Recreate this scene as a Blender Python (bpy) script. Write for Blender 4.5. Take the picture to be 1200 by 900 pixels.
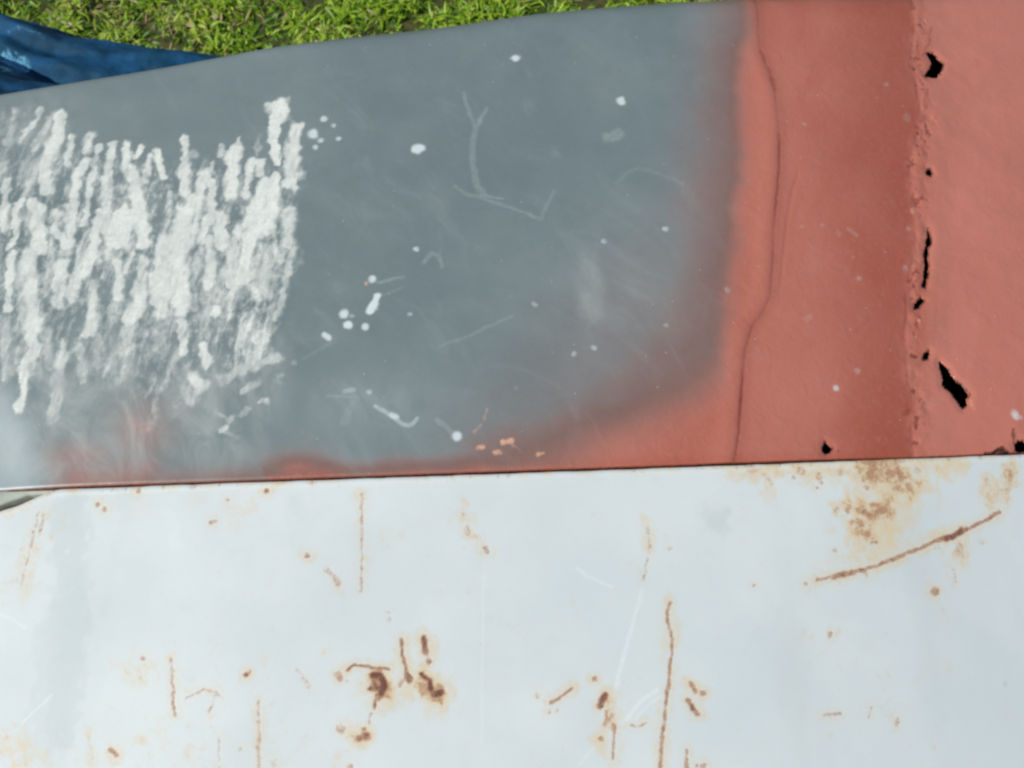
import bpy, math, random
import numpy as np
rng = np.random.default_rng(7)
S = bpy.context.scene
for o in list(bpy.data.objects): bpy.data.objects.remove(o)
COL = S.collection

# ------------------------------------------------------------------ camera
ZH = 0.86                                    # height of the car's upper panels above the lawn
TILT = math.radians(20)
CY, CZ = -0.8*math.sin(TILT), ZH + 0.8*math.cos(TILT)
cam = bpy.data.cameras.new("camera"); co = bpy.data.objects.new("camera", cam)
COL.objects.link(co); co.location = (0, CY, CZ); co.rotation_euler = (TILT, 0, 0)
cam.sensor_width = 36; cam.lens = 36; cam.clip_start = .01; cam.clip_end = 2000
S.camera = co
cam.dof.use_dof = True; cam.dof.focus_distance = 0.86; cam.dof.aperture_fstop = 13

# ------------------------------------------------------------------ sky, sun, exposure
SUN_EL = math.radians(49); SUN_DIR = (-0.91, -0.42)      # sun stands to the left
w = bpy.data.worlds.new("World"); S.world = w; w.use_nodes = True
nt = w.node_tree; bg = nt.nodes['Background']
sky = nt.nodes.new('ShaderNodeTexSky'); sky.sky_type = 'NISHITA'; sky.sun_disc = False
sky.sun_elevation = SUN_EL; sky.sun_rotation = math.atan2(SUN_DIR[0], SUN_DIR[1])
nt.links.new(sky.outputs[0], bg.inputs[0]); bg.inputs[1].default_value = 0.085
sl = bpy.data.lights.new("sun", 'SUN'); sl.energy = 3.85; sl.angle = math.radians(.53); sl.color = (1, .96, .885)
so = bpy.data.objects.new("sun", sl); COL.objects.link(so)
from mathutils import Vector
sv = Vector((SUN_DIR[0]*math.cos(SUN_EL), SUN_DIR[1]*math.cos(SUN_EL), math.sin(SUN_EL)))
so.rotation_euler = sv.to_track_quat('Z', 'Y').to_euler(); so.location = sv*5
S.view_settings.view_transform = 'Standard'; S.view_settings.look = 'None'
S.view_settings.exposure = 0.0; S.view_settings.gamma = 1
S.render.engine = 'CYCLES'
S.cycles.filter_width = 2.4

# ------------------------------------------------------------------ shapes of the two panels
K, B = 0.0361972, -0.0715618                 # line of the gap between hood and fender: y = K x + B
CR = 0.02
POLY = np.array([-6.956892, 0.926263, 11.631568, -1.51513, -7.064469, 0.844588, 2.004277, -0.241439, -0.360898, 0.172247, 0.39504])   # plan outline of the fender's outer edge
def smooth(t): t = np.clip(t, 0, 1); return t*t*(3-2*t)
def crown(x): return .135*np.clip(x+.20, 0, 1)**2            # both panels fall away towards the right
def y_out(x): return .81*crown(x) + np.polyval(POLY, np.clip(x, -.7, .8)) + np.minimum(x+.7, 0)*.25
def R_out(x): return .016 + .026*smooth((x+.25)/.22)       # the rolled edge is tighter towards the front
def y_in(x): return K*x + B + .29*crown(x) + .0023
def z_fender(x, y):
    W = y_out(x)-R_out(x)-y_in(x); t = np.clip((y-y_in(x))/W, 0, 1.2)
    return ZH - .003 - CR*t*t - crown(x)
def z_hood(x, y): return ZH - crown(x)

FW = np.array([0, math.sin(TILT), -math.cos(TILT)]); UP = np.array([0, math.cos(TILT), math.sin(TILT)])
def at(u, v, zf=z_fender):
    """a point of the photograph (1200 x 900) -> plan position on the surface zf, and metres per pixel there"""
    d = FW + UP*(450-v)/1200; dx = (u-600)/1200; z = ZH
    for _ in range(8):
        t = (z-CZ)/d[2]; x, y = dx*t, CY+d[1]*t
        z = float(zf(np.float64(x), np.float64(y)))
    return x, y, t/1200
def path(pts, zf=z_fender): return np.array([at(u, v, zf)[:2] for u, v in pts])

# ------------------------------------------------------------------ fields on panel vertices
def seg_dist(X, Y, P):
    d = np.full(X.shape, 9.)
    if len(P) == 1: return np.hypot(X-P[0][0], Y-P[0][1])
    for a, b in zip(P[:-1], P[1:]):
        ab = b-a; L = max(ab@ab, 1e-12)
        t = np.clip(((X-a[0])*ab[0]+(Y-a[1])*ab[1])/L, 0, 1)
        d = np.minimum(d, np.hypot(X-a[0]-t*ab[0], Y-a[1]-t*ab[1]))
    return d
def inside(X, Y, P):
    r = np.zeros(X.shape, bool); n = len(P)
    for i in range(n):
        (x1, y1), (x2, y2) = P[i], P[(i+1) % n]
        if y1 == y2: continue
        c = ((y1 > Y) != (y2 > Y)) & (X < (x2-x1)*(Y-y1)/(y2-y1)+x1)
        r ^= c
    return r
def strokes(X, Y, lst, zf, widen=0., fac=1., warp=1., edge_k=.92):
    """each stroke: (points, half width in px or [w0, w1], strength)"""
    F = np.zeros(X.shape)
    X, Y = (X + warp*(lattice(X, Y, .0052, 51)*.0030 + lattice(X, Y, .0021, 52)*.0016 + lattice(X, Y, .0011, 53)*.0006),
            Y + warp*(lattice(X, Y, .0075, 54)*.0034 + lattice(X, Y, .0026, 55)*.0018))
    wn = 1 + warp*.9*lattice(X, Y*.6, .0045, 56)
    for pts, w_, s_ in lst:
        P = path(pts, zf); m = at(pts[0][0], pts[0][1], zf)[2]
        ws = w_ if isinstance(w_, (list, tuple)) else (w_, w_)
        n = max(len(P)-1, 1)
        for i in range(n):
            Q = P[i:i+2]
            wa = (ws[0]+(ws[1]-ws[0])*(i+.5)/n)*fac*m + widen*m
            pad = wa*2.4
            k = (X > Q[:, 0].min()-pad) & (X < Q[:, 0].max()+pad) & (Y > Q[:, 1].min()-pad) & (Y < Q[:, 1].max()+pad)
            if not k.any(): continue
            d = seg_dist(X[k], Y[k], Q)
            F[k] = np.maximum(F[k], s_*smooth(1.42-edge_k*d/(wa*wn[k])))
    return F
def area(X, Y, poly, soft, zf=z_fender, s_=1.):
    k_ = min(soft/60, .5); X = X + k_*(lattice(X, Y, .034, 71)*.016+lattice(X, Y, .012, 72)*.006); Y = Y + k_*(lattice(X, Y, .030, 73)*.018+lattice(X, Y, .011, 74)*.006)
    P = path(poly, zf); d = seg_dist(X, Y, np.vstack([P, P[:1]]))
    sd = np.where(inside(X, Y, P), d, -d)
    return s_*smooth(.5+sd/(2*soft*.00068))
def blob(X, Y, u, v, ru, rv, s_=1., zf=z_fender):
    x, y, m = at(u, v, zf)
    return s_*np.exp(-((X-x)/(ru*m))**2-((Y-y)/(rv*m))**2)
def lattice(X, Y, sc, seed):
    """cheap smooth value noise in metres"""
    r = np.random.default_rng(seed).random((64, 64))
    gx, gy = X/sc+1000, Y/sc+1000; ix, iy = np.floor(gx).astype(int), np.floor(gy).astype(int)
    fx, fy = smooth(gx-ix), smooth(gy-iy)
    a, b = r[ix % 64, iy % 64], r[(ix+1) % 64, iy % 64]; c, d = r[ix % 64, (iy+1) % 64], r[(ix+1) % 64, (iy+1) % 64]
    return (a*(1-fx)+b*fx)*(1-fy)+(c*(1-fx)+d*fx)*fy - .5

# ------------------------------------------------------------------ node helpers
class NT:
    def __init__(s, name):
        s.m = bpy.data.materials.new(name); s.m.use_nodes = True; s.t = s.m.node_tree
        s.b = s.t.nodes['Principled BSDF']; s.tc = s.t.nodes.new('ShaderNodeTexCoord').outputs['Object']
    def put(s, i, v):
        if v is None: return
        if hasattr(v, 'is_output'): s.t.links.new(v, i)
        elif isinstance(v, tuple) and i.type == 'RGBA': i.default_value = (*v[:3], 1)
        else: i.default_value = v
    def attr(s, n):
        a = s.t.nodes.new('ShaderNodeAttribute'); a.attribute_name = n; return a.outputs['Fac']
    def noise(s, scale, detail=4, rough=.55, stretch=None, rot=0, dist=0, vec=None):
        n = s.t.nodes.new('ShaderNodeTexNoise'); v = vec or s.tc
        if stretch:
            mp = s.t.nodes.new('ShaderNodeMapping'); mp.vector_type = 'TEXTURE'
            mp.inputs['Rotation'].default_value = (0, 0, rot); mp.inputs['Scale'].default_value = stretch
            s.put(mp.inputs['Vector'], v); v = mp.outputs[0]
        s.put(n.inputs['Vector'], v); n.inputs['Scale'].default_value = scale; n.inputs['Detail'].default_value = detail
        n.inputs['Roughness'].default_value = rough; n.inputs['Distortion'].default_value = dist
        return n.outputs['Fac']
    def math(s, op, a, b=None, c=None):
        n = s.t.nodes.new('ShaderNodeMath'); n.operation = op
        for i, v in enumerate((a, b, c)): s.put(n.inputs[i], v)
        return n.outputs[0]
    def step(s, x, a, b, lo=0., hi=1.):
        n = s.t.nodes.new('ShaderNodeMapRange'); n.interpolation_type = 'SMOOTHSTEP'
        for i, v in zip((0, 1, 2, 3, 4), (x, a, b, lo, hi)): s.put(n.inputs[i], v)
        return n.outputs[0]
    def mix(s, f, a, b):
        n = s.t.nodes.new('ShaderNodeMix'); n.data_type = 'RGBA'
        s.put(n.inputs['Factor'], f); s.put(n.inputs[6], a); s.put(n.inputs[7], b)
        return n.outputs[2]
    def bump(s, h, dist, strength=1., base=None):
        n = s.t.nodes.new('ShaderNodeBump'); n.inputs['Distance'].default_value = dist; n.inputs['Strength'].default_value = strength
        s.put(n.inputs['Height'], h); s.put(n.inputs['Normal'], base) if base else None
        return n.outputs[0]
    def end(s, col, rough, spec=.4, normal=None, metal=0):
        s.put(s.b.inputs['Base Color'], col); s.put(s.b.inputs['Roughness'], rough)
        s.put(s.b.inputs['Specular IOR Level'], spec); s.b.inputs['Metallic'].default_value = metal
        if normal: s.put(s.b.inputs['Normal'], normal)
        return s.m

def grid_mesh(name, V, mat, keep=None, attrs=None, parent=None, flip=False, extra=None):
    """V: (rows, cols, 3)"""
    nr, nc = V.shape[:2]
    idx = np.arange(nr*nc).reshape(nr, nc)
    f = np.stack([idx[:-1, :-1], idx[:-1, 1:], idx[1:, 1:], idx[1:, :-1]], -1).reshape(-1, 4)
    if flip: f = f[:, ::-1]
    if keep is not None: f = f[keep.reshape(-1)]
    verts = V.reshape(-1, 3); nmain = len(verts)
    if extra is not None and len(extra[0]):
        verts = np.vstack([verts, extra[0]]); f = np.vstack([f, extra[1]])
    me = bpy.data.meshes.new(name)
    me.vertices.add(len(verts)); me.vertices.foreach_set('co', verts.astype(np.float32).ravel())
    me.loops.add(len(f)*4); me.loops.foreach_set('vertex_index', f.astype(np.int32).ravel())
    me.polygons.add(len(f)); me.polygons.foreach_set('loop_start', np.arange(len(f), dtype=np.int32)*4)
    me.polygons.foreach_set('use_smooth', np.ones(len(f), bool))
    me.update(calc_edges=True)
    for k, a in (attrs or {}).items():
        A = a.reshape(-1).astype(np.float32)
        if len(verts) > len(A): A = np.concatenate([A, A[extra[2]]])
        at_ = me.attributes.new(k, 'FLOAT', 'POINT'); at_.data.foreach_set('value', A)
    me.materials.append(mat); o = bpy.data.objects.new(name, me); COL.objects.link(o)
    if parent: o.parent = parent
    return o

# ------------------------------------------------------------------ materials
def mat_fender():
    n = NT('primered_steel')
    big = n.noise(9, 3); mid = n.noise(45, 5, .6); fine = n.noise(900, 3, .6); grit = n.noise(260, 4, .65)
    grey = n.mix(n.step(big, .3, .7), (.150, .197, .200), (.187, .235, .236))
    grey = n.mix(n.step(grit, .5, .8, 0, .3), grey, (.22, .27, .265)); grey = n.mix(n.step(mid, .45, .8, 0, .35), grey, (.135, .170, .170))
    dust_shade = n.attr('dust_shade')  # pale dust, plus painted darkening of the valley beside the seam
    smear = n.noise(14, 5, .6, stretch=(1, 2.4, 1), rot=-.4, dist=.6)
    d2 = n.math('ADD', dust_shade, n.math('MULTIPLY', n.math('SUBTRACT', smear, .5), .95))
    red = n.mix(n.step(d2, 0., 1.), (.365, .090, .052), (.475, .160, .110))
    red = n.mix(n.step(d2, .85, 1.7), red, (.56, .200, .150))
    red = n.mix(n.step(grit, .50, .8, 0, .4), red, (.47, .19, .14)); red = n.mix(n.step(n.noise(420, 4, .7), .60, .80, 0, .35), red, (.26, .06, .04))
    r = n.attr('red')
    rr = n.math('ADD', r, n.math('MULTIPLY', n.math('MULTIPLY', n.math('SUBTRACT', n.noise(26, 6, .62, dist=.5), .5), .9), n.math('MULTIPLY', r, n.math('SUBTRACT', 1.0, r))))
    rr = n.math('ADD', rr, n.math('MULTIPLY', n.math('MULTIPLY', n.math('SUBTRACT', n.noise(560, 3, .75), .5), 3.2), n.math('MULTIPLY', r, n.math('SUBTRACT', 1.0, r))))
    col = n.mix(n.math('MINIMUM', n.math('MAXIMUM', rr, 0.), 1.), grey, red)
    # where one primer was rubbed through over the other the mixed layer is darker
    fr = n.math('MULTIPLY', n.step(r, .08, .5), n.step(r, .5, .95, 1, 0)); col = n.mix(n.math('MULTIPLY', n.math('MULTIPLY', fr, n.math('SUBTRACT', 1., n.step(n.attr('milk'), .05, .5))), .5), col, (.135, .085, .065))
    # sky reflection painted as pale blue at the front corner
    col = n.mix(n.step(n.math('ADD', n.attr('sky_sheen'), n.math('MULTIPLY', n.math('SUBTRACT', mid, .5), .5)), .1, 1.), col, (.33, .40, .42))
    # faint chalky wipes all over the grey
    wipe = n.noise(30, 6, .65, stretch=(1, 2.2, 1), rot=.7, dist=1.2)
    col = n.mix(n.math('MULTIPLY', n.step(wipe, .50, .9, 0, .22), n.math('SUBTRACT', 1., n.math('MULTIPLY', r, .75))), col, (.36, .43, .44))
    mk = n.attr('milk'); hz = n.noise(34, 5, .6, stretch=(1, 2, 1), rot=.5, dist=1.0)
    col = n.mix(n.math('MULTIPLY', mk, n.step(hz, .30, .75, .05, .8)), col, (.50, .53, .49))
    # white stopper: hand drawn streaks plus a scraped wash between them
    st = n.noise(105, 2.5, .5, stretch=(1, 3.4, 1), rot=-.13, dist=.5)
    st2 = n.noise(230, 3, .55, stretch=(1, 1.4, 1), rot=-.25)
    f = n.attr('filler')
    s1 = n.math('ADD', f, n.math('MULTIPLY', n.math('SUBTRACT', st, .5), n.step(f, .02, .35, 0, 1.15)))
    s1 = n.math('ADD', s1, n.math('MULTIPLY', n.math('SUBTRACT', st2, .5), n.step(f, .02, .35, 0, .65)))
    s1 = n.math('MULTIPLY', n.step(s1, -.05, 1.15), n.step(n.noise(150, 3, .6, stretch=(1, 3, 1), rot=-.14), .28, .52, .84, 1.))
    wa = n.attr('wash')
    s2 = n.math('MULTIPLY', n.step(n.math('ADD', n.math('ADD', st, n.math('MULTIPLY', st2, .5)), n.math('MULTIPLY', wa, .26)), .76, 1.22), n.math('MINIMUM', n.math('MULTIPLY', wa, 1.25), 1.))
    thin = n.step(n.noise(38, 4, .6, dist=.5), .34, .60, .84, 1.)
    fl = n.math('MULTIPLY', n.math('MAXIMUM', s1, s2), thin)
    white = n.mix(n.step(grit, .3, .7), (.68, .72, .67), (.80, .82, .74))
    col = n.mix(n.math('MULTIPLY', fl, .95), col, white)
    # nicks, dots and scratches
    nk = n.attr('nick'); col = n.mix(n.step(n.math('ADD', nk, n.math('MULTIPLY', n.math('SUBTRACT', grit, .5), n.step(nk, 0., .5, 0, .5))), .03, 1.25), col, (.62, .70, .70))
    tn = n.attr('tan'); col = n.mix(n.step(n.math('ADD', tn, n.math('MULTIPLY', n.math('SUBTRACT', grit, .5), n.step(tn, 0., .3, 0, .8))), .05, 1.), col, (.75, .42, .27))
    # tiny pits / specks over everything
    vo = n.t.nodes.new('ShaderNodeTexVoronoi'); vo.inputs['Scale'].default_value = 120; n.put(vo.inputs['Vector'], n.tc)
    vs = n.t.nodes.new('ShaderNodeSeparateColor'); n.put(vs.inputs[0], vo.outputs['Color'])
    speck = n.math('MULTIPLY', n.step(vo.outputs['Distance'], .05, .13, 1., 0.), n.step(vs.outputs[0], .90, .93))
    col = n.mix(n.math('MULTIPLY', speck, .28), col, (.72, .62, .6))
    dp = n.attr('deep'); col = n.mix(n.step(n.math('ADD', dp, n.math('MULTIPLY', n.math('SUBTRACT', grit, .5), n.step(dp, 0., .4, 0, .45))), .05, 1.), col, (.22, .040, .030))
    rim = n.attr('rim'); rm = n.math('ADD', rim, n.math('MULTIPLY', n.math('SUBTRACT', grit, .5), n.step(rim, 0., .4, 0, .8)))
    col = n.mix(n.step(rm, .15, .7), col, (.26, .075, .045)); col = n.mix(n.step(rm, .6, 1.), col, (.035, .014, .010))
    h = n.math('ADD', n.math('MULTIPLY', fl, .8), n.math('MULTIPLY', grit, .35))
    nb = n.bump(h, .00035, .55); nb = n.bump(fine, .00006, .5, nb)
    wv = n.noise(70, 5, .6, dist=.8); nb = n.bump(n.math('MULTIPLY', wv, r), .0011, .6, nb)
    drag = n.noise(60, 5, .6, stretch=(1, 3.5, 1), rot=-.75, dist=.9); nb = n.bump(n.math('MULTIPLY', drag, r), .0005, .45, nb)
    return n.end(col, n.step(wipe, .3, .7, .36, .46), .5, nb)

def mat_hood():
    n = NT('old_white_paint')
    big = n.noise(7, 4); mid = n.noise(60, 5, .6); grit = n.noise(330, 4, .65); fine = n.noise(1300, 2)
    col = n.mix(n.step(big, .3, .7), (.59, .656, .655), (.65, .705, .692))
    col = n.mix(n.step(mid, .5, .8, 0, .3), col, (.56, .62, .605))
    vs = n.noise(16, 5, .6, stretch=(1, 5, 1), rot=.03)
    col = n.mix(n.step(vs, .52, .8, 0, .5), col, (.55, .60, .59))
    col = n.mix(n.step(n.math('ADD', n.attr('dull_and_refl'), n.math('MULTIPLY', n.math('SUBTRACT', mid, .5), .2)), .05, 1., 0, .8), col, (.46, .53, .53))
    sc = n.attr('scratch_glint'); col = n.mix(n.step(n.math('ADD', sc, n.math('MULTIPLY', n.math('SUBTRACT', grit, .5), n.step(sc, 0., .3, 0, .6))), .1, 1.1, 0, .75), col, (.80, .86, .86))
    hl = n.attr('halo'); q = n.step(hl, 0., .25, 0, 1.)
    hm = n.math('ADD', hl, n.math('MULTIPLY', n.math('SUBTRACT', grit, .5), n.math('MULTIPLY', q, .8)))
    hm = n.math('ADD', hm, n.math('MULTIPLY', n.math('SUBTRACT', mid, .5), n.math('MULTIPLY', q, .9)))
    col = n.mix(n.step(hm, -.05, .85, 0, .85), col, (.68, .54, .31))
    # scattered faint flecks of surface rust
    fk = n.noise(150, 4, .7, stretch=(1, 1.8, 1)); col = n.mix(n.math('MULTIPLY', n.step(fk, .60, .76), n.step(n.noise(11, 2), .42, .62, 0, .6)), col, (.66, .56, .40))
    zo = n.attr('zone'); zn = n.noise(120, 6, .72, dist=.5); zf_ = n.noise(420, 4, .7)
    zs = n.math('ADD', n.math('MULTIPLY', zn, .7), n.math('MULTIPLY', zf_, .3))
    col = n.mix(n.step(n.math('ADD', zs, n.math('MULTIPLY', zo, .30)), .56, .80, 0, .75), col, (.66, .50, .29))
    zr = n.math('MULTIPLY', n.step(n.math('ADD', zs, n.math('MULTIPLY', zo, .26)), .66, .86), n.step(zo, .05, .4))
    col = n.mix(n.math('MULTIPLY', zr, .8), col, (.36, .17, .095))
    ru = n.attr('rust'); q = n.step(ru, 0., .22, 0, 1.)
    rm = n.math('ADD', ru, n.math('MULTIPLY', n.math('SUBTRACT', grit, .5), n.math('MULTIPLY', q, .75)))
    rm = n.math('ADD', rm, n.math('MULTIPLY', n.math('SUBTRACT', n.noise(210, 5, .75, dist=.6), .5), n.math('MULTIPLY', q, 1.5)))
    col = n.mix(n.step(rm, .02, .62, 0, .85), col, (.44, .25, .145))
    col = n.mix(n.step(rm, .50, 1.10, 0, .95), col, (.15, .058, .042))
    nb = n.bump(n.math('SUBTRACT', n.math('MULTIPLY', grit, .3), n.math('MULTIPLY', rm, 1.)), .00035, .5)
    nb = n.bump(fine, .00003, .5, nb)
    return n.end(col, n.math('ADD', n.step(big, .2, .8, .36, .48), n.math('MULTIPLY', ru, .4)), .45, nb)

def plain(name, a, b, scale, rough, bump=.0005, spec=.3):
    n = NT(name); t = n.noise(scale, 6, .65)
    return n.end(n.mix(n.step(t, .3, .7), a, b), rough, spec, n.bump(t, bump, .6))
M_fender, M_hood = mat_fender(), mat_hood()
M_dark = plain('dark_inner_and_light_block', (.018, .012, .009), (.045, .026, .018), 60, .85)
M_chan = plain('dusty_grey_steel', (.50, .56, .48), (.38, .42, .38), 70, .6)
M_edge = plain('rusty_brown_edge', (.07, .026, .018), (.14, .05, .03), 300, .8)

# ------------------------------------------------------------------ the car
car = bpy.data.objects.new('car', None); COL.objects.link(car)
car['label'] = 'aged car under repair: primered rusty fender beside a scratched pale hood'; car['category'] = 'car'

dx = .00112
XG = np.concatenate([np.linspace(-1.1, -.47, 64)[:-1], np.arange(-.47, .47, dx), np.linspace(.471, 1.1, 64)])

# rust holes in the fender (photo pixels, turned into plan positions)
HOLES = [
 [(1088,58.5),(1093,57),(1098,59),(1103,65),(1108.5,69),(1107,75),(1105,80),(1101,87),(1094,86.5),(1086.5,85),(1089,80),(1093,76),(1094,71),(1092.5,66)],
 [(1089,194),(1092,195),(1095,200),(1093.5,204),(1089,202.5),(1087,198)],
 [(1090,263),(1092,270),(1093.5,280),(1091,288),(1090,296),(1091,310),(1089.5,322),(1087,334),(1083.5,333),(1084.5,322),(1086,308),(1085.5,294),(1088,284),(1089,274)],
 [(1082,345),(1086,349),(1082.5,354),(1079,358),(1073.5,359),(1075,353),(1079,349.5)],
 [(1091,408),(1092.5,412),(1089.5,419),(1084.5,419.5),(1084,414)],
 [(1103,420),(1107.5,423),(1112,429),(1118,437),(1122,444),(1129,449),(1134,455),(1138,460),(1135.5,467),(1137,473),(1130,477),(1126,470),(1119,461),(1113,455),(1106.5,449),(1107.5,440),(1104,430)],
 [(967,517),(971,519),(975.5,524),(973,530),(968,532),(964,527.5),(965.5,522)],
 [(1190,520),(1195,515),(1203,518),(1207,524),(1203,529),(1191,529)],
]
def rough_poly(poly, amp=.8, n=5, seed=3):
    r = random.Random(seed); out = []
    for (a, b), (c, d) in zip(poly, poly[1:]+poly[:1]):
        k = max(1, int(math.hypot(c-a, d-b)/2.2))
        for i in range(k):
            t = i/k; out.append((a+(c-a)*t+r.uniform(-amp, amp)*.5, b+(d-b)*t+r.uniform(-amp, amp)*.5))
    return out
HP = [path(rough_poly(h, seed=i)) for i, h in enumerate(HOLES)]

SEAM = path([(1068,-60),(1070,0),(1074,25),(1070,60),(1077,100),(1082,140),(1075,158),(1067,190),(1072,240),(1075,280),(1068,320),(1065,350),(1062,400),(1066,440),(1075,480),(1070,500),(1073,545)])
CRACK = path([(886,-30),(890,40),(893,62),(902,85),(908,104),(913,143),(913,200),(908,250),(906,300),(903,345),(893,368),(881,382),(873,410),(868,467),(865,510),(860,545)])
CRACK2 = path([(936,200),(928,225),(922,260),(918,300),(914,340)])
def xline(P, Y): o = np.argsort(P[:, 1]); return np.interp(Y, P[o, 1], P[o, 0])

NF = 352
tt = np.linspace(0, 1, NF)
X2 = np.tile(XG, (NF, 1)); yi = y_in(XG); yo = y_out(XG)
R = R_out(XG)
Yf = yi + tt[:, None]*(yo-R-yi)
Zf = z_fender(X2, Yf)
# relief
rel = np.zeros_like(Zf); inzone = smooth((tt[:, None]-.0)/.03)
s = X2 - xline(SEAM, Yf)
rel += np.where(s < 0, -.0040*np.clip(1+s/.105, 0, 1)**1.7, -.0040*smooth(1-s/.13))
wob = lattice(X2, Yf, .006, 1)*.0012
rel += (.00005+.0007*np.clip(lattice(X2, Yf, .013, 93)+.15, 0, 1))*smooth((s+.001+wob*2)/.0055) - .0011*smooth((s-.012)/.03)
rel += np.exp(-((s-.006)/.007)**2)*lattice(X2, Yf, .008, 2)*.0016
rel += np.exp(-((s-.006)/.009)**2)*lattice(X2, Yf, .0035, 12)*.0005
c1 = X2 - xline(CRACK, Yf); c2 = X2 - xline(CRACK2, Yf)
in2 = smooth((Yf-CRACK2[:, 1].min()+.01)/.02)*smooth((CRACK2[:, 1].max()+.01-Yf)/.02)
rel += -.00028*np.exp(-((c1+wob*.3)/.0016)**2) + .0010*np.exp(-((c1+.007)/.009)**2)
pit = np.clip(lattice(X2, Yf, .0042, 95)+.7*lattice(X2, Yf, .0021, 96)-.16, 0, 1)*np.exp(-((s-.006+wob*3)/.0085)**2)*np.clip(lattice(X2, Yf, .03, 97)*2+.9, 0, 1)
rel -= pit*.0032
rel += in2*(-.0003*np.exp(-(c2/.0014)**2))
rel += lattice(X2, Yf, .11, 3)*.0026 + lattice(X2, Yf, .045, 4)*.0006*smooth((X2-.1)/.1)
for P in HP:
    d = seg_dist(X2, Yf, np.vstack([P, P[:1]])); rel += -.0011*np.exp(-(d/.0035)**2)
rel += -.010*np.exp(-((X2+.43)/.06)**2-((Yf+.07)/.06)**2)
Zf = Zf + rel
# snap vertices to the hole outlines, drop the faces inside
fx = X2.copy(); fy = Yf.copy(); hole = np.zeros((NF-1, len(XG)-1), bool); dh = np.full(X2.shape, 9.)
for P in HP:
    C = np.vstack([P, P[:1]]); lo, hi = P.min(0)-.012, P.max(0)+.012
    k = np.argwhere((X2 > lo[0]) & (X2 < hi[0]) & (Yf > lo[1]) & (Yf < hi[1]))
    i, j = k[:, 0], k[:, 1]; px, py = fx[i, j], fy[i, j]
    best = np.full(len(i), 9.); qx, qy = px.copy(), py.copy()
    for a, b in zip(C[:-1], C[1:]):
        ab = b-a; t = np.clip(((px-a[0])*ab[0]+(py-a[1])*ab[1])/(ab@ab+1e-15), 0, 1)
        x_, y_ = a[0]+t*ab[0], a[1]+t*ab[1]; d = np.hypot(px-x_, py-y_); m = d < best
        best[m] = d[m]; qx[m] = x_[m]; qy[m] = y_[m]
    dh[i, j] = np.minimum(dh[i, j], best); m = best < .00058
    fx[i[m], j[m]] = qx[m]; fy[i[m], j[m]] = qy[m]
    cx = (fx[:-1, :-1]+fx[1:, 1:]+fx[1:, :-1]+fx[:-1, 1:])/4; cy = (fy[:-1, :-1]+fy[1:, 1:]+fy[1:, :-1]+fy[:-1, 1:])/4
    bb = (cx > lo[0]) & (cx < hi[0]) & (cy > lo[1]) & (cy < hi[1])
    hh = np.zeros_like(hole); hh[bb] = inside(cx[bb], cy[bb], P); hole |= hh

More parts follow.
